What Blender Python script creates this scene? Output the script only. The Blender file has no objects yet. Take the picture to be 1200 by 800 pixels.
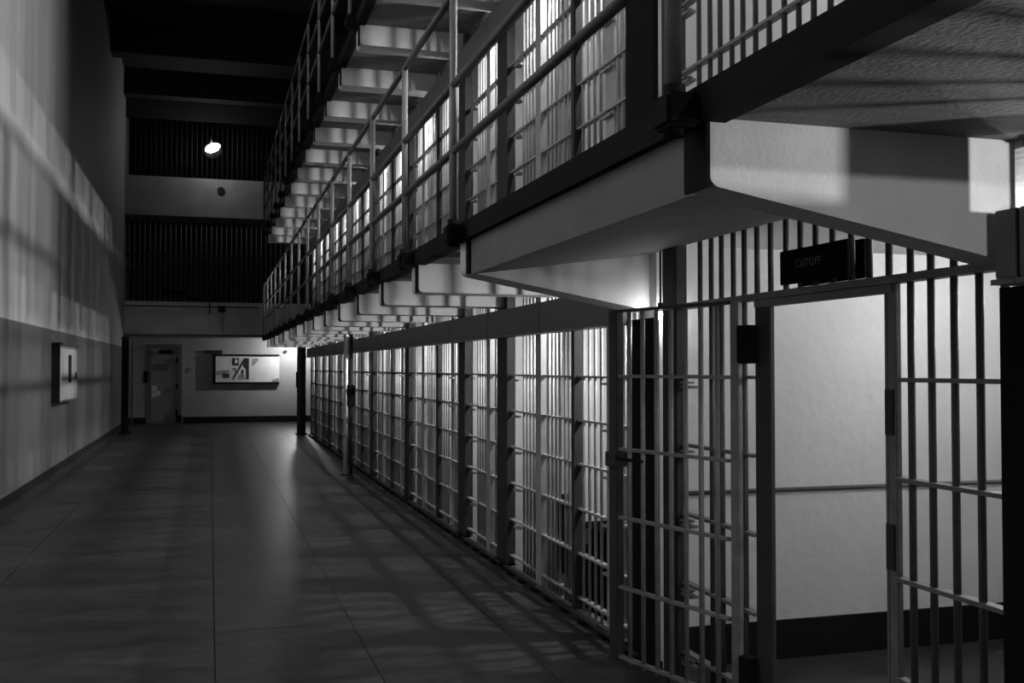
import bpy, bmesh, math, random
from mathutils import Vector, Matrix
random.seed(7)
scene = bpy.context.scene
C = scene.collection

# ------------------------------------------------------------------ camera, world, exposure
F_PX, CAM_H = 1200.0, 1.7
YAW, PITCH = 0.28677, 0.025828
cam_d = bpy.data.cameras.new('camera'); cam = bpy.data.objects.new('camera', cam_d); C.objects.link(cam)
cam_d.sensor_width = 36.0; cam_d.lens = 36.0*F_PX/1200.0; cam_d.clip_start = .05; cam_d.clip_end = 200
cam.location = (0, 0, CAM_H); cam.rotation_euler = (math.pi/2+PITCH, 0, -YAW)
scene.camera = cam
w = bpy.data.worlds.new('world'); scene.world = w; w.use_nodes = True
w.node_tree.nodes['Background'].inputs[0].default_value = (1, 1, 1, 1)
w.node_tree.nodes['Background'].inputs[1].default_value = 0.0
vs = scene.view_settings
vs.view_transform = 'Standard'; vs.look = 'None'; vs.gamma = 1.0; vs.use_curve_mapping = False
vs.exposure = 0.0
try:
    scene.cycles.use_denoising = True
    scene.cycles.max_bounces = 8; scene.cycles.diffuse_bounces = 4; scene.cycles.glossy_bounces = 3
    scene.cycles.sample_clamp_indirect = 4.0
    scene.cycles.use_light_tree = True
except Exception:
    pass
BULB, BULB_DIM, BULB_FAR = 300.0, 210.0, 950.0   # emission strength of the bare bulbs
CELL_W, TOP_W = 37.0, 1600.0                      # watts of the bulkhead lamps

# ------------------------------------------------------------------ helpers
def nd(nt, t, **kw):
    n = nt.nodes.new(t)
    for k, v in kw.items(): setattr(n, k, v)
    return n
def mat(name, v, rough=.6, noise=.12, scale=4.0, stretch=(1,1,1), metal=0., bump=.0, bscale=60, spec=.5, streak=0.0):
    m = bpy.data.materials.new(name); m.use_nodes = True; nt = m.node_tree
    b = nt.nodes['Principled BSDF']; b.inputs['Roughness'].default_value = rough; b.inputs['Metallic'].default_value = metal
    b.inputs['Specular IOR Level'].default_value = spec
    tc = nd(nt, 'ShaderNodeTexCoord'); mp = nd(nt, 'ShaderNodeMapping'); mp.inputs['Scale'].default_value = stretch
    nt.links.new(tc.outputs['Object'], mp.inputs['Vector'])
    n = nd(nt, 'ShaderNodeTexNoise'); n.inputs['Scale'].default_value = scale; n.inputs['Detail'].default_value = 6
    nt.links.new(mp.outputs[0], n.inputs['Vector'])
    r = nd(nt, 'ShaderNodeValToRGB')
    lo, hi = max(0, v*(1-noise)), min(1, v*(1+noise))
    r.color_ramp.elements[0].position = .3; r.color_ramp.elements[1].position = .7
    r.color_ramp.elements[0].color = (lo, lo, lo, 1); r.color_ramp.elements[1].color = (hi, hi, hi, 1)
    nt.links.new(n.outputs['Fac'], r.inputs[0])
    nt.links.new(r.outputs[0], b.inputs['Base Color'])
    if bump:
        n2 = nd(nt, 'ShaderNodeTexNoise'); n2.inputs['Scale'].default_value = bscale; n2.inputs['Detail'].default_value = 4
        nt.links.new(tc.outputs['Object'], n2.inputs['Vector'])
        bp = nd(nt, 'ShaderNodeBump'); bp.inputs['Strength'].default_value = bump; bp.inputs['Distance'].default_value = .02
        nt.links.new(n2.outputs['Fac'], bp.inputs['Height']); nt.links.new(bp.outputs[0], b.inputs['Normal'])
    return m
def emit(name, s):
    m = bpy.data.materials.new(name); m.use_nodes = True; b = m.node_tree.nodes['Principled BSDF']
    b.inputs['Base Color'].default_value = (.9, .9, .9, 1)
    b.inputs['Emission Color'].default_value = (1, 1, 1, 1); b.inputs['Emission Strength'].default_value = s
    return m
M = dict(
    wall=mat('painted_concrete_wall', .40, .75, .16, 2.2, (1, 1.6, .16), bump=.25),
    endwall=mat('painted_end_wall', .35, .7, .1, 1.2, bump=.2),
    cell=mat('white_cell_paint', .47, .6, .07, 2.5, bump=.15),
    cutoff=mat('cutoff_wall_paint', .60, .6, .05, 1.8, bump=.35, bscale=14),
    concrete=mat('bracket_concrete', .46, .8, .1, 5, bump=.15),
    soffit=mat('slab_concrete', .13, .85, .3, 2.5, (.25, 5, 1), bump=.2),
    floor=mat('waxed_concrete_floor', .033, .40, .45, 3.5, (1, 2.2, 1), bump=.1, bscale=18, spec=.27),
    joint=mat('floor_joint_dirt', .025, .9),
    bars=mat('grey_bar_paint', .26, .45, .12, 9),
    stile=mat('grey_stile_paint', .28, .5, .12, 6),
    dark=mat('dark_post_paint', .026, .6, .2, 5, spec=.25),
    black=mat('black_paint', .005, .8, .2, 5, spec=.1),
    panel=mat('housing_sheet_paint', .10, .5, .12, 3),
    gate=mat('gate_steel', .13, .45, .25, 12),
    rail=mat('railing_paint', .07, .5, .2, 8, spec=.3), railpost=mat('railing_post_paint', .17, .45, .2, 8),
    base=mat('black_baseboard', .006, .6, .2, 4, spec=.2),
    ceiling=mat('dark_ceiling', .02, .9, .1, 2),
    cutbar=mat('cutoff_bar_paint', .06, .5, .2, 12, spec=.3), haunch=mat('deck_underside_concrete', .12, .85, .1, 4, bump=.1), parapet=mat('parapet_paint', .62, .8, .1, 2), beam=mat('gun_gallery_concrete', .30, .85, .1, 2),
    white=mat('white_paper', .72, .6, .06, 5),
    blackprint=mat('black_print', .02, .6, .1, 5),
    greyprint=mat('grey_print', .28, .6, .3, 9),
    blanket=mat('dark_wool_blanket', .006, .95, .3, 20, bump=.4, spec=0.),
    letter=mat('grey_lettering', .20, .6, .2, 60),
    door=mat('steel_door_paint', .22, .5, .12, 5),
    bulb=emit('bulb_glow', BULB), bulb_dim=emit('dim_bulb_glow', BULB_DIM), bulb_far=emit('strong_bulb_glow', BULB_FAR), fill_bulb=emit('fill_bulb_glow', 3000.0), lens=emit('frosted_lens', 6.0),
    flood=emit('floodlight_glow', 40.0),
)
_cache = {}
def link(name, me, parent=None, loc=None):
    o = bpy.data.objects.new(name, me); C.objects.link(o)
    if parent is not None: o.parent = parent
    if loc is not None: o.location = loc
    return o
def bm_mesh(name, bm, m, smooth=False):
    me = bpy.data.meshes.new(name); bm.normal_update(); bm.to_mesh(me); bm.free()
    me.materials.append(M[m])
    if smooth:
        for p in me.polygons: p.use_smooth = True
    return me
def add_box(bm, x0, x1, y0, y1, z0, z1):
    v = [bm.verts.new(p) for p in ((x0,y0,z0),(x1,y0,z0),(x1,y1,z0),(x0,y1,z0),(x0,y0,z1),(x1,y0,z1),(x1,y1,z1),(x0,y1,z1))]
    for f in ((0,3,2,1),(4,5,6,7),(0,1,5,4),(1,2,6,5),(2,3,7,6),(3,0,4,7)): bm.faces.new([v[i] for i in f])
def box(name, x0, x1, y0, y1, z0, z1, m, parent=None, bev=0.0):
    """a box whose mesh is centred on its own base; alike boxes share one mesh"""
    d = (round(x1-x0, 4), round(y1-y0, 4), round(z1-z0, 4), m, bev)
    if d not in _cache:
        bm = bmesh.new(); add_box(bm, -d[0]/2, d[0]/2, -d[1]/2, d[1]/2, 0, d[2])
        if bev: bmesh.ops.bevel(bm, geom=bm.edges[:], offset=bev, segments=2, affect='EDGES')
        _cache[d] = bm_mesh(name, bm, m)
    return link(name, _cache[d], parent, ((x0+x1)/2, (y0+y1)/2, z0))
def cyl(name, p0, p1, r, m, parent=None, n=8):
    p0, p1 = Vector(p0), Vector(p1); L = (p1-p0).length
    d = ('c', round(L, 4), round(r, 4), m, n)
    if d not in _cache:
        bm = bmesh.new()
        bmesh.ops.create_cone(bm, cap_ends=True, segments=n, radius1=r, radius2=r, depth=L)
        bmesh.ops.translate(bm, verts=bm.verts, vec=(0, 0, L/2))
        me = bm_mesh(name, bm, m)
        for p in me.polygons: p.use_smooth = len(p.vertices) == 4
        _cache[d] = me
    o = link(name, _cache[d], parent, p0)
    dv = (p1-p0).normalized()
    if abs(dv.z) < .9999: o.rotation_euler = dv.to_track_quat('Z', 'Y').to_euler()
    return o
def prism(name, poly, y0, y1, m, parent=None):
    """extrude an XZ outline along Y"""
    d = ('p', tuple(poly), round(y1-y0, 4), m)
    if d not in _cache:
        bm = bmesh.new(); n = len(poly); L = y1-y0
        a = [bm.verts.new((x, 0, z)) for x, z in poly]; b = [bm.verts.new((x, L, z)) for x, z in poly]
        bm.faces.new(a); bm.faces.new(b[::-1])
        for i in range(n): bm.faces.new((a[i], b[i], b[(i+1) % n], a[(i+1) % n]))
        bmesh.ops.recalc_face_normals(bm, faces=bm.faces)
        _cache[d] = bm_mesh(name, bm, m)
    return link(name, _cache[d], parent, (0, y0, 0))
def empty(name, loc=(0, 0, 0)):
    o = bpy.data.objects.new(name, None); C.objects.link(o); o.location = loc; o.empty_display_size = .1; return o
def tag(o, label, cat, group=None):
    o['label'] = label; o['category'] = cat
    if group: o['group'] = group
    return o
def struct(o, label=None, cat=None):
    o['kind'] = 'structure'
    if label: o['label'] = label
    if cat: o['category'] = cat
    return o
def kids(root):
    """children were built in world coordinates; keep them there although the root stands at its base"""
    for ch in root.children: ch.location = Vector(ch.location)-root.location
def sub(part, *children):
    """make pieces (still in the same coordinates as the part) sub-parts of that part"""
    for ch in children: ch.parent = part; ch.location = Vector(ch.location)-Vector(part.location)
ORD = ['first', 'second', 'third', 'fourth', 'fifth', 'sixth', 'seventh', 'eighth', 'ninth', 'tenth', 'eleventh', 'twelfth', 'thirteenth', 'fourteenth', 'fifteenth', 'sixteenth']

# ------------------------------------------------------------------ main dimensions
XL, XF, XP = -2.42, 2.45, 2.33        # left wall, bar plane, housing face
PITCHY, Y0 = 1.475, 5.51              # cell pitch, first partition of the far block
NC = 14
YE = Y0+NC*PITCHY                     # end of the far block
YEND = 33.2                           # end wall
TP = 2.62                             # tier height
XB = 5.0                              # back wall of the cells
YBACK = -7.0
ZC = 10.3

# ------------------------------------------------------------------ floor
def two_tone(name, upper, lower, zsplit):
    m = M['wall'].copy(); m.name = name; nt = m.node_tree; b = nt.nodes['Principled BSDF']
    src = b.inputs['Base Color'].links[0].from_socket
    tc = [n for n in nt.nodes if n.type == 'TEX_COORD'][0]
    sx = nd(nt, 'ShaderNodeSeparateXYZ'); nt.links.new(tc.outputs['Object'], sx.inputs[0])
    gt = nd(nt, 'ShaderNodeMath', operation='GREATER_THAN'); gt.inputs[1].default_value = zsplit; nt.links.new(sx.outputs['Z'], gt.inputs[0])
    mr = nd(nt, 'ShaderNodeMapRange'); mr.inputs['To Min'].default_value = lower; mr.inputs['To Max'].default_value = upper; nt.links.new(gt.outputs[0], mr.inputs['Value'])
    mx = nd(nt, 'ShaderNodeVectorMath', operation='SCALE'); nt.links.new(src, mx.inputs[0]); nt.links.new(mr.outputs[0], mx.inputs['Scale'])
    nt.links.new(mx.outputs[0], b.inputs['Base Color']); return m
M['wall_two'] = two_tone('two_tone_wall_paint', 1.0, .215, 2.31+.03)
fl = box('floor', XL-.3, 9.0, YBACK, YEND+.2, -.25, -.03, 'joint')
struct(fl, 'dark waxed concrete corridor floor laid in long slabs', 'floor')
xs = [XL, -1.56, .04, .92, 1.84, XF+.02]
for i in range(5):
    y = YBACK + [0, .9, .42, 1.3, .6][i]; first = True
    L = [2.6, 3.2, 2.45, 2.9, 2.2][i]
    ya = YBACK
    while ya < YEND:
        yb = min(y+L if not first else y+.01+L*.5, YEND); first = False
        if i == 2 and ya < 11.2 < yb: yb = 11.2
        p = box('floor_slab', xs[i]+.003, xs[i+1]-.003, ya+.0025, yb-.0025, 0, .03, 'floor')
        p.location.z = -.03; p.parent = fl; p.location = Vector(p.location)-fl.location
        ya = yb; y = yb
cf = box('floor_cells', XF+.02, 9.0, YBACK, YEND+.2, -.03, 0, 'floor'); struct(cf, 'dark concrete floor inside the cells and the cutoff passage', 'floor')

# ------------------------------------------------------------------ left wall, ceiling, end
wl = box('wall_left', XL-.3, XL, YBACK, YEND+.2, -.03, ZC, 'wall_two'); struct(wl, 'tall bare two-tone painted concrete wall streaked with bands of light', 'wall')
bl = box('baseboard_left', XL, XL+.02, YBACK, YEND-.4, 0, .11, 'base', bev=.004); struct(bl, 'dark baseboard along the tall bare wall', 'baseboard')
wb = box('wall_back', XL, 9.0, YBACK-.3, YBACK, -.03, ZC, 'beam'); struct(wb, 'plain concrete wall closing the corridor behind the viewer', 'wall')
ce = box('ceiling', XL-.3, 9.0, YBACK-.3, YEND+.5, ZC, ZC+.3, 'ceiling'); struct(ce, 'unlit dark ceiling crossed by concrete beams', 'ceiling')
for k, y in enumerate((12.0, 17.0, 22.0, 27.0, 31.0)):
    b = box('ceiling_beam', XL, 2.4, y, y+.5, ZC-.75, ZC, 'ceiling'); b.parent = ce; b.location = Vector(b.location)-ce.location
we = box('wall_end', XL-.3, 9.0, YEND, YEND+.3, -.03, ZC, 'endwall'); struct(we, 'pale painted wall at the far end under the barred gun gallery', 'wall')
be = box('baseboard_end', -.78, 9.0, YEND-.03, YEND, 0, .19, 'base', bev=.005); struct(be, 'black baseboard along the far end wall', 'baseboard')
be2 = box('baseboard_end', XL, -1.86, YEND-.03, YEND, 0, .19, 'base', bev=.005); struct(be2, 'short black baseboard left of the steel door', 'baseboard')

YG = YEND-1.35
gg = empty('gun_gallery', (0, YG, 2.62)); tag(gg, 'dark barred gun gallery with concrete parapet across the far end wall', 'gallery')
box('parapet', XL, 9.0, YG, YG+.2, 2.62, 3.66, 'parapet', gg)
box('lower_slab', XL, 9.0, YG+.2, YEND, 2.62, 2.8, 'beam', gg)
box('parapet_lip', XL, 9.0, YG-.05, YG, 2.62, 2.70, 'panel', gg)
box('upper_parapet', XL, 9.0, YG, YG+.2, 6.2, 7.36, 'beam', gg)
box('upper_slab', XL, 9.0, YG+.2, YEND, 6.2, 6.4, 'beam', gg)
box('upper_lip', XL, 9.0, YG-.04, YG, 6.2, 6.28, 'beam', gg)
box('shade_panel', XL, 9.0, YEND-.06, YEND-.01, 2.8, 6.2, 'dark', gg); box('shade_panel', XL, 9.0, YEND-.06, YEND-.01, 6.4, ZC, 'black', gg)  # dark sheets added so the gallery recess looks deep in shade
for z in (4.55, 5.0): box('cross_rail', XL, 3.2, YG+.08, YG+.11, z, z+.05, 'dark', gg)
for i in range(38): x = XL+.12+i*.145; cyl('bar', (x, YG+.1, 3.66), (x, YG+.1, 6.2), .016, 'gate', gg, 6)
for i in range(38): x = XL+.12+i*.145; cyl('bar', (x, YG+.1, 7.36), (x, YG+.1, 9.1), .016, 'dark', gg, 6)  # upper bars coloured darker, standing in for the shade up there
box('top_beam', XL, 9.0, YG, YG+.2, 9.1, ZC, 'ceiling', gg)
cyl('conduit', (XL, YG-.03, 3.52), (1.4, YG-.03, 3.52), .018, 'dark', gg, 6)
box('name_plate', -1.36, -.7, YG-.02, YG, 3.86, 4.0, 'black', gg)
box('cable_tray', -.7, .56, YG-.02, YG, 3.73, 3.79, 'black', gg)
box('junction_box', .22, .43, YG-.09, YG, 3.36, 3.55, 'dark', gg, .006)
cyl('drop_pipe', (-.02, YG-.03, 3.3), (-.02, YG-.03, 3.72), .022, 'dark', gg, 6)
cyl('drop_pipe', (.36, YG-.03, 2.7), (.36, YG-.03, 3.36), .009, 'dark', gg, 6)
cyl('round_vent', (.28, YG, 7.02), (.28, YG-.05, 7.02), .11, 'dark', gg, 12)
kids(gg)

# steel door in the end wall
dr = empty('door_1', (-1.4, YEND, 0)); struct(dr, 'grey steel door with riveted frame and posted notices at the corridor end', 'door')
leaf = box('leaf', -1.72, -.99, YEND-.05, YEND-.01, .04, 2.12, 'door', dr, .006)
for a, b_, c, d in ((-1.86, -1.73, 0, 2.3), (-.97, -.83, 0, 2.3)): box('frame_post', a, b_, YEND-.09, YEND-.01, c, d, 'panel', dr, .008)
box('frame_head', -1.86, -.83, YEND-.09, YEND-.01, 2.3, 2.42, 'panel', dr, .008)
box('closer_box', -1.5, -1.1, YEND-.16, YEND-.05, 2.13, 2.25, 'black', dr, .01)
vp = box('view_port', -1.55, -1.2, YEND-.075, YEND-.05, 1.62, 1.82, 'panel', dr, .006)
for z in (.25, 1.05, 1.85): box('hinge', -1.0, -.94, YEND-.12, YEND-.05, z, z+.17, 'black', dr, .006)
for a, b_, c, d in ((-1.71, -1.55, .98, 1.16), (-1.62, -1.45, .84, 1.0), (-1.7, -1.6, .80, .95)): sub(leaf, box('notice', a, b_, YEND-.056, YEND-.05, c, d, 'white', dr))
sub(leaf, vp)
box('lock_box', -1.93, -1.8, YEND-.15, YEND-.09, 1.25, 1.6, 'black', dr, .01)
box('foot_bolt', -.98, -.82, YEND-.18, YEND-.09, .05, .25, 'black', dr, .01)
kids(dr)
sw = box('light_switch', -.62, -.5, YEND-.03, YEND, 1.56, 1.72, 'stile', bev=.006); tag(sw, 'small switch plate on the end wall right of the steel door', 'switch')

# notice board standing off the end wall
nb = empty('notice_board', (1.12, YEND, 1.25)); tag(nb, 'white notice board with black and white poster standing off the end wall', 'notice board')
x0, x1, z0, z1, yb = .17, 2.1, 1.26, 2.08, YEND-.12
box('backing', x0, x1, yb, yb+.03, z0, z1, 'white', nb)
box('frame_top', x0-.04, x1, yb-.05, yb+.03, z1, z1+.045, 'black', nb)
box('frame_side', x0-.09, x0, yb-.02, yb+.12, z0-.04, z1+.045, 'black', nb)
box('frame_bottom', x0-.09, x1, yb, yb+.12, z0-.06, z0, 'black', nb)
box('ledge', x0-.34, x0+.2, yb+.05, yb+.12, z1+.06, z1+.17, 'dark', nb)
def print_poly(name, pts, m, y, parent, t=.003):
    bm = bmesh.new(); a = [bm.verts.new((x, 0, z)) for x, z in pts]; b = [bm.verts.new((x, -t, z)) for x, z in pts]; n = len(pts)
    bm.faces.new(a); bm.faces.new(b[::-1])
    for i in range(n): bm.faces.new((a[i], b[i], b[(i+1) % n], a[(i+1) % n]))
    bmesh.ops.recalc_face_normals(bm, faces=bm.faces)
    return link(name, bm_mesh(name, bm, m), parent, (0, y, 0))
def P(cx, cy):   # poster crop pixels (10 per picture pixel) to wall metres
    return (x0+(cx-232)*(x1-x0)/(975-232), z1-(cy-168)*(z1-z0)/(482-168))
pst = print_poly('poster', [P(405, 180), P(635, 180), P(635, 465), P(405, 465)], 'white', yb-.001, nb)
print_poly('poster_print', [P(420, 195), P(500, 195), P(500, 285), P(420, 285)], 'blackprint', yb-.005, nb)
print_poly('poster_print', [P(455, 210), P(470, 207), P(488, 225), P(486, 245), P(470, 260), P(455, 256)], 'white', yb-.009, nb)
print_poly('poster_print', [P(560, 195), P(618, 195), P(618, 450), P(585, 450), P(580, 330), P(545, 290)], 'blackprint', yb-.005, nb)
print_poly('poster_print', [P(555, 200), P(585, 200), P(440, 450), P(420, 450)], 'blackprint', yb-.009, nb)
print_poly('poster_print', [P(530, 330), P(560, 345), P(545, 400), P(525, 420)], 'blackprint', yb-.006, nb)
print_poly('poster_print', [P(495, 400), P(560, 390), P(575, 448), P(490, 450)], 'greyprint', yb-.006, nb)
q = [(420, 335), (435, 315), (455, 312), (470, 330), (465, 355), (450, 372), (445, 360), (455, 340), (448, 328), (436, 332), (430, 350)]
print_poly('poster_print', [P(*p) for p in q], 'blackprint', yb-.005, nb)
sub(pst, *[o for o in list(nb.children) if o.name.startswith('poster_print')])
print_poly('photo_print', [P(305, 340), P(392, 340), P(392, 432), P(305, 432)], 'greyprint', yb-.003, nb)
print_poly('photo_print', [P(315, 375), P(390, 385), P(390, 430), P(315, 430)], 'blackprint', yb-.006, nb)
print_poly('photo_print', [P(240, 350), P(300, 345), P(300, 390), P(240, 395)], 'greyprint', yb-.003, nb)
print_poly('leaflet', [P(652, 215), P(700, 190), P(735, 215), P(655, 300)], 'greyprint', yb-.004, nb)
print_poly('leaflet', [P(900, 450), P(970, 435), P(970, 478), P(890, 478)], 'greyprint', yb-.004, nb)
kids(nb)
hk = cyl('wall_fitting', (2.3, YEND, 2.22), (2.3, YEND-.08, 2.22), .05, 'dark', None, 10); tag(hk, 'small round fitting on the bright corner of the end wall', 'fitting')

# floodlight high on the end
fo = empty('floodlight', (.03, 31.0, 8.12)); tag(fo, 'glowing oval floodlight high in the dark above the gun gallery', 'lamp')
bm = bmesh.new(); bmesh.ops.create_uvsphere(bm, u_segments=16, v_segments=10, radius=1)
bmesh.ops.scale(bm, verts=bm.verts, vec=(.22, .12, .12)); bmesh.ops.rotate(bm, verts=bm.verts, matrix=Matrix.Rotation(-.42, 3, 'Y'))
link('lens', bm_mesh('lens', bm, 'flood', True), fo, (.03, 31.0, 8.12))
bm = bmesh.new(); bmesh.ops.create_cone(bm, cap_ends=False, segments=16, radius1=.26, radius2=.1, depth=.22); bmesh.ops.rotate(bm, verts=bm.verts, matrix=Matrix.Rotation(math.pi/2, 3, 'X'))
link('reflector', bm_mesh('reflector', bm, 'dark', True), fo, (.03, 31.18, 8.12))
cyl('arm', (.03, 31.28, 8.14), (.03, YG+.1, 8.2), .025, 'dark', fo)
cyl('stem', (.0, 31.0, 8.22), (-.02, 31.0, 8.42), .02, 'rail', fo)
kids(fo)

# dark upright against the left wall near the end, cabinet on the left wall
up = empty('steel_upright', (-2.1, 28.3, 0)); tag(up, 'tall black steel upright close to the bare wall near the end', 'post')
box('shaft', -2.19, -2.02, 28.2, 28.4, 0, 2.42, 'black', up, .01); box('cap', -2.2, -2.01, 28.19, 28.41, 2.42, 2.52, 'dark', up, .02); box('foot', -2.24, -1.97, 28.12, 28.48, 0, .03, 'black', up); cyl('pipe', (-1.95, 28.5, 0), (-1.95, 28.5, 2.4), .02, 'rail', up)
kids(up)
cb = empty('wall_cabinet', (XL, 18.8, 1.15)); tag(cb, 'shallow wall cabinet with shaded side coloured black and slotted grey door on the bare wall', 'cabinet')
box('shaded_side', XL, XL+.125, 17.7, 17.74, 1.14, 2.1, 'black', cb); box('body', XL, XL+.115, 17.74, 19.9, 1.15, 2.07, 'panel', cb)  # near side coloured black to stand for the shade on it
box('door', XL+.115, XL+.135, 17.75, 19.88, 1.17, 2.02, 'wall', cb, .006); box('hood', XL, XL+.16, 17.72, 19.95, 2.07, 2.11, 'dark', cb)
box('slot', XL+.135, XL+.142, 18.65, 19.0, 1.45, 1.92, 'black', cb); box('handle', XL+.135, XL+.16, 19.55, 19.6, 1.5, 1.62, 'dark', cb)
kids(cb)

# ------------------------------------------------------------------ block walls (setting)
def wallbox(name, label, *a, m='cell'):
    return struct(box(name, *a, m), label, 'wall')
YN = 2.62                                # near block ends here; passage between YN and Y0-.11
YWALL = 5.36
TIERN = ['ground', 'middle', 'top']
for t in range(3):
    z = t*TP
    for nm, a, b_ in (('far', YWALL, YE+.15), ('near', YBACK, YN)):
        wallbox('wall_cell_back', f'back wall of the {nm} block cells on the {TIERN[t]} tier', XB, XB+.15, a, b_, z, z+2.42)
        s = box('ceiling_cells', XF-.0, XB+.15, a, b_, z+2.40, z+TP, 'soffit'); struct(s, f'concrete slab over the {nm} block cells on the {TIERN[t]} tier', 'ceiling')
    s = box('ceiling_cutoff', XF+.02, 9.0, YN, YWALL, z+2.40, z+TP, 'cutoff'); struct(s, f'pale plastered slab over the {TIERN[t]} tier of the cutoff passage', 'ceiling')
    wallbox('wall_cutoff', f'pale plastered end wall of the cell block seen through the {TIERN[t]} tier cutoff', XF-.01, 9.0, YWALL, YWALL+.18, z, z+2.40, m='cutoff')
    wallbox('wall_cutoff_near', f'end wall of the near cell block in the {TIERN[t]} tier cutoff passage', XF+.12, 9.0, YN-.18, YN, z, z+2.40, m='cutoff')
bcut = box('baseboard_cutoff', XF+.1, 9.0, YWALL-.02, YWALL, 0, .225, 'base', bev=.004); struct(bcut, 'tall black baseboard inside the cutoff passage', 'baseboard')
trm = cyl('trim_1', (XF+.08, YWALL-.012, .985), (9.0, YWALL-.012, .985), .012, 'panel'); struct(trm, 'thin dark dado pipe along the cutoff passage wall', 'trim')
wfar = wallbox('wall_passage', 'wall closing the cutoff passage on the right', 9.0, 9.2, YBACK, YEND, -.03, ZC, m='beam')
for k in range(1, NC+1):
    for t in range(2):
        y = Y0+k*PITCHY; z = t*TP
        wallbox('wall_partition', f'white partition wall behind the {ORD[k-1]} {TIERN[t]} tier cell past the cutoff', XF+.06, XB, y-.05, y+.05, z, z+2.40)
for k in range(3):
    for t in range(2):
        y = YN-.18-(k+1)*PITCHY; z = t*TP
        wallbox('wall_partition', f'white partition wall of the near block beside its {ORD[k]} {TIERN[t]} tier cell', XF+.06, XB, y-.05, y+.05, z, z+2.40)
# third tier front: closed and dark, above the frame
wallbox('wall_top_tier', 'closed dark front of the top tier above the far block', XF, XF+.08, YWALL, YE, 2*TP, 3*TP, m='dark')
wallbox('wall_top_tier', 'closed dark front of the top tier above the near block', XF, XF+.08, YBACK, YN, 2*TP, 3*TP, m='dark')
wallbox('wall_block_end', 'dark end of the far cell block', XF, XB, YE, YE+.15, 0, 3*TP, m='panel')

# ------------------------------------------------------------------ cell fronts
RAILZ = [.13, .43, .735, 1.04, 1.34, 1.64]
ZTOP = 2.40
POSTS = {0: (.15, .21), 2: (.16, .16), 3: (.14, .14)}
for k in range(5, NC+1, 2): POSTS[k] = (.14, .14)
def post(root, y0, y1, z, dark=True):
    box('post', XF-.045, XF+.02, y0, y1, z, z+ZTOP, 'dark' if dark else 'stile', root)
    box('post_base', XF-.06, XF+.02, y0-.02, y1+.02, z, z+.06, 'black', root)
def bar(root, y, z, z0=.05): return cyl('bar', (XF, y, z+z0), (XF, y, z+ZTOP), .0115, 'bars', root)
def cell_front(yn, yf, t, kind, farpost, label, tier_group):
    """one barred front between two partitions; yf is the far edge; kind A or B as the fronts alternate"""
    z = t*TP
    root = empty('cell_front', (XF, (yn+yf)/2, z)); tag(root, label, 'cell front', tier_group)
    lo, hi = yn+.0, yf-(farpost[0] if farpost else 0)
    box('curb', XF-.028, XF+.05, yn, yf, z, z+.045, 'soffit', root)
    for rz in RAILZ: box('rail', XF-.022, XF+.022, lo, hi, z+rz-.007, z+rz+.007, 'bars', root)
    if kind == 'A':
        for u in (.50, .59, .68, .77, .86): bar(root, yf-u, z)
        ds = box('door_stile', XF-.03, XF+.03, yf-1.03, yf-.90, z+.05, z+ZTOP, 'stile', root)
        dc = box('lit_edge', XF+.03, XF+.085, yf-1.035, yf-.985, z+.05, z+ZTOP, 'cell', root)  # white strip painting in the light on the stile's near edge
        sub(ds, dc, *[bar(root, yf-1.13-i*.087, z) for i in range(4)])
        for rz in RAILZ[1:]: box('rail_clip', XF-.03, XF+.03, yf-.42, yf-.30, z+rz-.05, z+rz-.035, 'stile', root)
    else:
        d = box('door_stile', XF-.045, XF+.015, yf-.345, yf-.285, z+.05, z+ZTOP-.4, 'dark', root)
        sub(d, *[bar(root, yf-.035-i*.085, z) for i in range(3)])
        for u in (.41, .52, .63, .74): bar(root, yf-u, z)
        box('door_plate', XF+.0, XF+.03, yf-.97, yf-.83, z+.05, z+ZTOP, 'stile', root)
        for u in (1.04, 1.13, 1.22, 1.31): bar(root, yf-u, z)
        for rz in RAILZ[1:]: box('rail_clip', XF-.03, XF+.03, yf-.98, yf-.82, z+rz-.05, z+rz-.035, 'stile', root)
    # door track along the floor on little feet
    box('floor_track', XF-.075, XF-.045, lo, hi, z+.03, z+.05, 'dark', root)
    for i in range(4):
        y = lo+(i+.5)*(hi-lo)/4; box('track_foot', XF-.085, XF-.03, y-.05, y+.05, z, z+.03, 'black', root)
    if farpost: post(root, yf-farpost[0], yf+farpost[1], z)
    kids(root)
    return root
for t in range(2):
    for k in range(1, NC+1):
        yn, yf = Y0+(k-1)*PITCHY, Y0+k*PITCHY
        kind = 'A' if k in (2, 3) or (k > 3 and k % 2 == 1) else 'B'
        cell_front(yn, yf, t, kind, POSTS.get(k), f'barred steel cell front, {ORD[k-1]} past the cutoff on the {TIERN[t]} tier', 'barred cell fronts')
    # steel end post of the far block
    r = empty('end_post', (XF, Y0, t*TP)); tag(r, f'wide dark steel post ending the far cell block on the {TIERN[t]} tier', 'post', 'block end posts')
    box('post', XF-.045, XF-.012, Y0-.19, Y0+.21, t*TP, t*TP+1.985, 'black', r)
    box('post_base', XF-.06, XF-.012, Y0-.22, Y0+.23, t*TP, t*TP+.06, 'black', r); kids(r)
    for k in range(3):
        yf = YN-.18-k*PITCHY
        cell_front(yf-PITCHY, yf, t, 'B' if k % 2 == 0 else 'A', None, f'barred steel cell front of the near block, {ORD[k]} before the cutoff on the {TIERN[t]} tier', 'barred cell fronts')
    r = empty('end_post', (XF, YN-.1, t*TP)); tag(r, f'dark steel post ending the near cell block on the {TIERN[t]} tier', 'post', 'block end posts')
    post(r, 2.21, 2.42, t*TP)
    box('door_post', XF-.08, XF+.04, YN-.13, YN+.02, t*TP, t*TP+1.95, 'black', r); kids(r)

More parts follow.
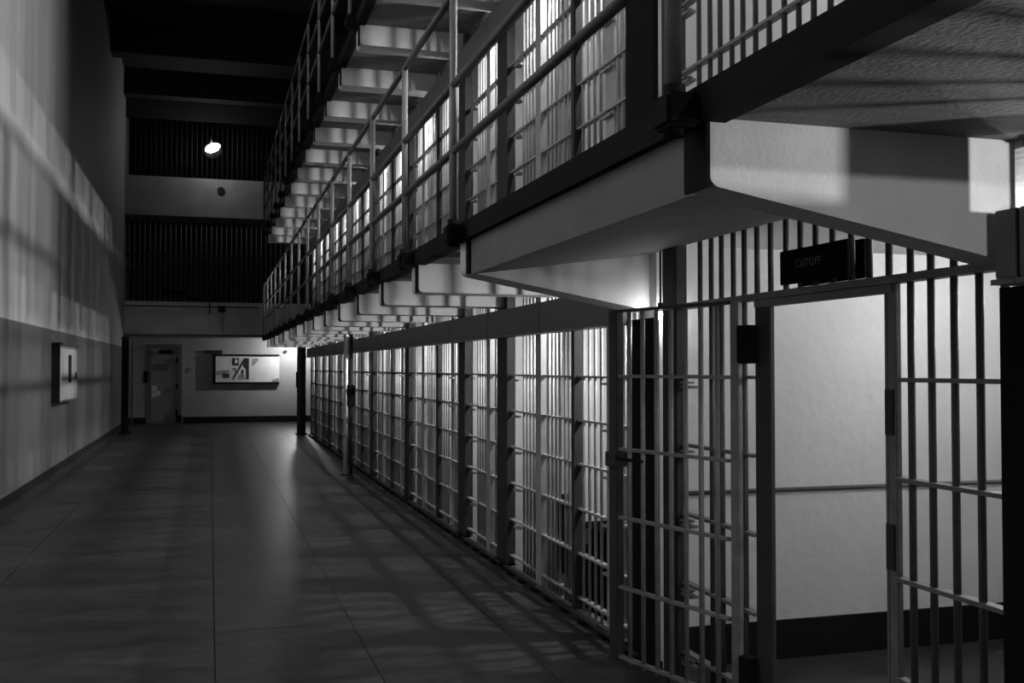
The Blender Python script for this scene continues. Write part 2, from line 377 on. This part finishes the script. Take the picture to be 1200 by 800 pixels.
# housings over the doors: a run of sheet-metal panels
def housing(ya, yb_, t, label):
    z = t*TP; root = empty('door_housing', (XP, ya, z+1.965)); tag(root, label, 'housing', 'door mechanism housings')
    y = ya; i = 0
    while y < yb_-.05:
        e = min(y+PITCHY, yb_)
        box('panel', XP, XF-.03, y+.006, e-.006, z+1.975, z+2.185, 'panel', root, .004)
        box('lower_lip', XP-.012, XF-.03, y+.002, e-.002, z+1.955, z+1.972, 'gate', root)
        y = e
    kids(root)
for t in range(2):
    housing(Y0+.215, YE, t, f'grey sheet-metal door mechanism housing over the far {TIERN[t]} tier cells')
    housing(YN-.1-3*PITCHY, YN-.0, t, f'dark sheet-metal door mechanism housing at the near edge on the {TIERN[t]} tier')

# ------------------------------------------------------------------ cutoff barred screen, gate, sign
SB = [4.837, 4.714, 4.605, 4.484, 4.376, 4.257, 4.136, 4.006, 3.89, 3.774, 3.651, 3.523, 3.408, 3.288, 3.166, 3.056, 2.939, 2.818, 2.704]
CR = [.188, .555, .922, 1.289, 1.656]
for t in range(2):
    z = t*TP
    root = empty('cutoff_screen', (XF, 3.9, z)); tag(root, 'barred screen with open doorway across the ground tier cutoff passage' if t == 0 else 'barred screen without doorway closing the middle tier cutoff passage', 'barred screen', 'cutoff screens')
    for y in SB:
        inside = t == 0 and 3.3 < y < 4.26
        cyl('bar', (XF, y, z+(2.03 if inside else 0)), (XF, y, z+2.40), .0135, 'cutbar', root)
    box('header_bar', XF-.03, XF+.03, YN+.03, 5.02, z+2.015, z+2.045, 'gate', root)
    if t == 0:
        box('door_head', XF-.018, XF+.018, 3.25, 4.26, z+1.98, z+2.014, 'gate', root, .003)
        box('jamb', XF-.012, XF+.012, 4.125, 4.262, z, z+2.015, 'dark', root, .004)
        box('jamb', XF-.012, XF+.012, 3.237, 3.306, z, z+2.015, 'gate', root, .003)
        box('strike_plate', XF-.02, XF-.012, 3.25, 3.295, z+1.45, z+1.62, 'dark', root)
        box('strike_plate', XF-.02, XF-.012, 3.25, 3.295, z+.95, z+1.12, 'dark', root)
    for rz in [c+(.115 if t else 0) for c in CR]:
        if t: box('rail', XF-.022, XF+.022, YN+.03, 5.02, z+rz-.008, z+rz+.008, 'gate', root)
        else:
            box('rail', XF-.022, XF+.022, 4.265, 5.02, z+rz-.008, z+rz+.008, 'gate', root)
            box('rail', XF-.022, XF+.022, YN+.03, 3.245, z+rz-.008, z+rz+.008, 'gate', root)
        box('wall_clip', XF-.03, XF+.02, 4.91, 5.02, z+rz-.065, z+rz-.05, 'gate', root)
        box('wall_clip', XF-.03, XF+.02, 4.95, 5.02, z+rz-.04, z+rz-.028, 'gate', root)
    box('column', XF-.05, XF+.02, 5.03, 5.2, z, z+2.40, 'dark', root, .006)
    box('threshold', XF-.06, XF+.06, YN+.03, 5.02, z, z+.03, 'dark', root)
    kids(root)
# the open gate of the ground tier
HX, HY = 2.40, 4.335
FX, FY = 2.15, 5.27
gl = math.hypot(FX-HX, FY-HY); ang = math.atan2(FY-HY, FX-HX)
g = empty('barred_gate', (HX, HY, 0)); tag(g, 'open barred steel gate swung back against the cells beside the cutoff doorway', 'gate')
def glocal(name, u0, u1, z0, z1, th, m, bev=0): return box(name, u0, u1, -th/2, th/2, z0, z1, m, g, bev)
glocal('hinge_stile', -.002, .052, .09, 2.02, .03, 'gate', .003)
glocal('free_stile', gl-.04, gl+.03, .1, 2.02, .05, 'dark', .004)
for rz in (.13, .507, .884, 1.257, 1.655, 2.012): glocal('rail', .07, gl-.04, rz-.008, rz+.008, .03, 'gate' if rz < 1.9 else 'dark')
for i in range(7):
    u = .07+(i+.75)*(gl-.11)/7.5; cyl('bar', (u, 0, .1), (u, 0, 2.012), .0125, 'gate', g)
glocal('hinge_block', -.09, -.01, 1.72, 1.9, .07, 'black', .006)
glocal('hinge_block', -.09, -.01, .12, .36, .07, 'black', .006)
glocal('lock_plate', gl-.06, gl+.04, 1.16, 1.24, .09, 'dark', .004)
box('bolt', gl-.28, gl-.0, .03, .045, 1.2, 1.215, 'black', g)
g.rotation_euler.z = ang
# sign
s = empty('cutoff_sign', (XF-.05, 3.72, 2.06)); tag(s, 'black sign reading CUTOFF clamped to the bars over the doorway', 'sign')
sf = box('face_plate', XF-.055, XF-.035, 3.475, 3.968, 2.062, 2.208, 'black', s, .003)
box('back_plate', XF+.022, XF+.036, 3.475, 3.92, 2.055, 2.212, 'black', s, .003)
cyl('clamp', (XF-.05, 3.95, 2.09), (XF+.02, 3.95, 2.09), .008, 'dark', s)
cyl('clamp', (XF-.05, 3.6, 2.09), (XF+.02, 3.6, 2.09), .008, 'dark', s)
cu = bpy.data.curves.new('lettering', 'FONT'); cu.body = 'CUTOFF'; cu.size = .047; cu.extrude = .001; cu.align_x = 'CENTER'; cu.align_y = 'CENTER'; cu.space_character = 1.12
to = bpy.data.objects.new('tmp_text', cu); C.objects.link(to); bpy.context.view_layer.update()
me = bpy.data.meshes.new_from_object(to.evaluated_get(bpy.context.evaluated_depsgraph_get())); bpy.data.objects.remove(to)
me.materials.clear(); me.materials.append(M['letter'])
lt = link('lettering', me, s, (XF-.0565, 3.745, 2.142)); lt.rotation_euler = (math.pi/2, 0, -math.pi/2); lt['label'] = 'grey painted word CUTOFF'; sub(sf, lt)
kids(s)

# ------------------------------------------------------------------ galleries
BY = [2.65-PITCHY*2, 2.65-PITCHY, 2.65]+[5.46+PITCHY*i for i in range(15)]
XT = 1.375
def gallery(t, label):
    zs = 2.42+(t-1)*TP
    root = empty('gallery_walkway', (XT, 5, zs)); tag(root, label, 'walkway', 'cantilevered galleries')
    box('slab', XT, XF-.005, YBACK+.01, YE+.4, zs, zs+.1, 'soffit', root)
    box('edge_channel', XT-.035, XT, YBACK+.01, YE+.4, zs-.0, zs+.092, 'black', root)
    box('edge_flange', XT-.035, XT+.05, YBACK+.01, YE+.4, zs-.012, zs-.0, 'black', root)
    r = .035
    poly = [(XT, 2.42), (XT, 2.22+r)]+[(XT+r-r*math.cos(a), 2.22+r-r*math.sin(a)) for a in (.5, 1.0, 1.4)]+[(XF-.005, 2.03), (XF-.005, 2.42)]
    poly = [(x, z_-2.42) for x, z_ in poly]
    flat = poly[:-2]+[(XF-.005, -.2), (XF-.005, 0)]
    for y in BY:
        b = prism('bracket', poly if abs(y-2.65) < .01 or abs(y-5.46) < .01 else flat, y, y+(.14 if abs(y-2.65) < .01 else .25), 'concrete', root); b.location.z = zs
    # thickened deck over the cutoff, its underside rising towards the cells
    b = prism('deck_haunch', [(XT, 0), (XT, -.205), (XF-.005, -.06), (XF-.005, 0)], 2.79, 5.46, 'haunch', root); b.location.z = zs
    kids(root)
    return root
gallery(1, 'concrete gallery walkway on tapered brackets over the ground tier')
gallery(2, 'upper concrete gallery walkway on brackets over the middle tier')
def railing(t, rails, label):
    zs = 2.42+(t-1)*TP; X = 1.285
    root = empty('gallery_railing', (X, 5, zs)); tag(root, label, 'railing', 'gallery railings')
    for i, y in enumerate(BY):
        cyl('post', (X, y+.05, zs+.02), (X, y+.05, rails[0]), .021 if y > 3 else .025, 'railpost', root, 10)
        box('post_shoe', X-.045, XT-.03, y-.01, y+.11, zs-.03, zs+.07, 'black', root, .012)
        cyl('shoe_bolt', (X, y+.05, zs-.05), (X, y+.05, zs+.1), .032, 'black', root, 8)
        box('stay_plate', XT-.014, XT-.001, y-.004, y+(.14 if y < 3 else .06), zs-.2, zs-.014, 'black', root)
    for z in rails:
        for a, b_ in zip(BY, BY[1:]):
            cyl('rail', (X, a+.05, z), (X, b_+.05, z), .021, 'rail', root, 8)
        cyl('rail', (X, BY[-1]+.05, z), (X, YE+.35, z), .021, 'rail', root, 8)
        sb = bmesh.new()
    cyl('post', (X, YE+.35, zs+.02), (X, YE+.35, rails[0]), .021, 'rail', root, 10)
    kids(root)
railing(1, (3.78, 3.27, 2.90), 'three-rail pipe railing along the lower gallery')
railing(2, (6.49, 6.07, 5.64), 'three-rail pipe railing along the upper gallery')

# ------------------------------------------------------------------ poles on the walkway floor
pp = empty('pipe_stand', (2.08, 16.1, 0)); tag(pp, 'pair of upright pipes with a black box standing before the cells', 'pipes')
cyl('pipe', (2.065, 16.33, 0), (2.065, 16.33, 2.42), .035, 'cell', pp, 12); cyl('pipe', (2.1, 15.93, 0), (2.1, 15.93, 2.42), .03, 'dark', pp, 12)
box('switch_box', 2.04, 2.15, 15.86, 15.98, 1.1, 1.44, 'black', pp, .01); cyl('foot', (2.065, 16.33, 0), (2.065, 16.33, .03), .07, 'dark', pp, 12); cyl('foot', (2.1, 15.93, 0), (2.1, 15.93, .03), .06, 'dark', pp, 12)
kids(pp)
fp = empty('end_column', (2.24, 26.75, 0)); tag(fp, 'dark steel column at the far end of the cell row', 'column')
box('shaft', 2.15, 2.36, 26.65, 26.85, 0, 2.42, 'dark', fp, .008); box('base_plate', 2.11, 2.4, 26.6, 26.9, 0, .03, 'black', fp); box('lock_case', 2.12, 2.16, 26.68, 26.82, 1.2, 1.6, 'black', fp, .006)
kids(fp)

# ------------------------------------------------------------------ guessed things in the first cells
bk = empty('bunk', (3.1, 7.45, 0)); tag(bk, 'dark blanket-covered bunk guessed for the dark patch low behind the bars of the second cell', 'bunk')  # guessed object filling a dark patch behind the bars
bm = bmesh.new(); add_box(bm, 2.56, 4.3, 7.06, 7.85, .12, .60); bmesh.ops.bevel(bm, geom=bm.edges[:], offset=.06, segments=3, affect='EDGES')
link('blanket', bm_mesh('blanket', bm, 'blanket', True), bk)
bm = bmesh.new(); add_box(bm, 2.62, 3.0, 7.15, 7.75, .56, .70); bmesh.ops.bevel(bm, geom=bm.edges[:], offset=.05, segments=3, affect='EDGES')
link('pillow', bm_mesh('pillow', bm, 'blanket', True), bk)
for x in (2.62, 4.2):
    for y in (7.1, 7.78): cyl('leg', (x, y, 0), (x, y, .2), .015, 'dark', bk)
kids(bk)
lk = empty('storage_locker', (2.9, 6.7, 0)); tag(lk, 'black storage locker guessed for the dark patch low behind the bars of the first cell', 'locker')  # guessed too, continues the dark patch into this cell
box('body', 2.54, 3.3, 6.45, 6.92, .03, .55, 'blanket', lk, .01); box('lid', 2.53, 3.31, 6.44, 6.93, .55, .6, 'blanket', lk, .01); box('plinth', 2.56, 3.28, 6.47, 6.9, 0, .03, 'black', lk); box('hasp', 2.515, 2.53, 6.66, 6.72, .48, .58, 'gate', lk)
kids(lk)

# ------------------------------------------------------------------ bare bulbs, one in every cell
def bulb(x, y, z, m, label, r=.04, group='bare bulbs in the cells', stem=.12, top=None):
    root = empty('bare_bulb', (x, y, z)); tag(root, label, 'light bulb', group)
    k = ('bulb', m, r)
    if k not in _cache:
        bm = bmesh.new(); bmesh.ops.create_icosphere(bm, subdivisions=2, radius=r)
        for v in bm.verts:
            if v.co.z > 0: v.co.z *= 1.25
        _cache[k] = bm_mesh('glass', bm, m, True)
    link('glass', _cache[k], root, (0, 0, 0))
    t = cyl('socket', (0, 0, r*1.2), (0, 0, r*1.2+.05), .016, 'black', root)
    if top is not None and top-z > r*1.2+.06: cyl('stem', (0, 0, r*1.2+.05), (0, 0, top-z), .006, 'black', root, 6)
    return root
PW = (.95, 1.1)
PIT, SPR = (.42, .5), (2.75, 2.3)
LAMP = ((3.1, 2.17), (2.93, 2.202))
def bulkhead(x, y, z, power, label, group, size=.05, spread=2.85, yaw=0.0, pitch=0.0, top=None, hood=.05):
    """bulkhead lamp: a steel can with a frosted lens and an area light just in front of it, facing the corridor (-X)"""
    root = empty('bulkhead_lamp', (x, y, z)); tag(root, label, 'lamp', group)
    s = size/2+.015
    box('can', .004, .07, -s, s, -s, s, 'dark', root, .006)
    box('lens', -.006, .006, -size/2, size/2, -size/2, size/2, 'lens', root, .003)
    box('hood', -hood, .07, -s*1.6, s*1.6, s, s+.006, 'dark', root)
    if top is not None: cyl('stem', (.04, 0, s), (.04, 0, top-z), .008, 'dark', root, 6)
    ld = bpy.data.lights.new('lamp_light', 'AREA'); ld.shape = 'SQUARE'; ld.size = size; ld.energy = power; ld.spread = spread
    lo = bpy.data.objects.new('lamp_light', ld); C.objects.link(lo); lo.parent = root; lo.location = (-.012, 0, 0); lo.rotation_euler = (0, math.pi/2, 0)
    root.rotation_euler = (0, pitch, yaw)
    return root
for t in range(2):
    z = t*TP; LX, LZ = LAMP[t]
    for k in range(1, NC+1):
        bulkhead(LX, Y0+(k-1)*PITCHY+(.25 if k > 1 else .4), z+LZ, CELL_W*PW[t], f'shaded bulkhead lamp inside the {ORD[k-1]} {TIERN[t]} tier cell past the cutoff', 'bulkhead lamps in the cells', top=z+2.40, pitch=-PIT[t], spread=SPR[t])
    for k in range(3):
        bulkhead(LX, 1.70-k*PITCHY, z+LZ, CELL_W*.8, f'shaded bulkhead lamp inside the near block, {ORD[k]} {TIERN[t]} tier cell before the cutoff', 'bulkhead lamps in the cells', top=z+2.40, hood=.15)
    bulb(2.437, 5.3, z+1.992, 'bulb_dim', f'small glowing bulb at the block corner beside the {TIERN[t]} tier cutoff', r=.022, group='corner bulbs', top=z+2.40)
    bulb(4.3, 4.4, z+2.2, 'bulb', f'bare bulb under the ceiling of the {TIERN[t]} tier cutoff passage', group='cutoff passage bulbs', r=.05, top=z+2.40)
    bulb(3.4, 3.3, z+2.1, 'bulb', f'small bare bulb inside the {TIERN[t]} tier cutoff passage near its doorway', group='cutoff passage bulbs', r=.04, top=z+2.40)
bulkhead(3.05, 3.75, 2*TP+2.1, TOP_W, 'bulkhead lamp in the top tier cutoff passage', 'top passage lamp', size=.12, spread=3.1, yaw=-.9, top=2*TP+2.40)
bulb(2.62, YEND-.82, 2.40, 'bulb_far', 'strong bare bulb under the gun gallery at the far right', group='end lamp', r=.05, top=2.62)
bulb(1.7, -4.2, 1.95, 'fill_bulb', 'unseen fill bulb added under the lower gallery behind the viewer', group='added fill lamp', r=.06, top=2.42)  # unseen bulb added to brighten the faces turned toward the viewer
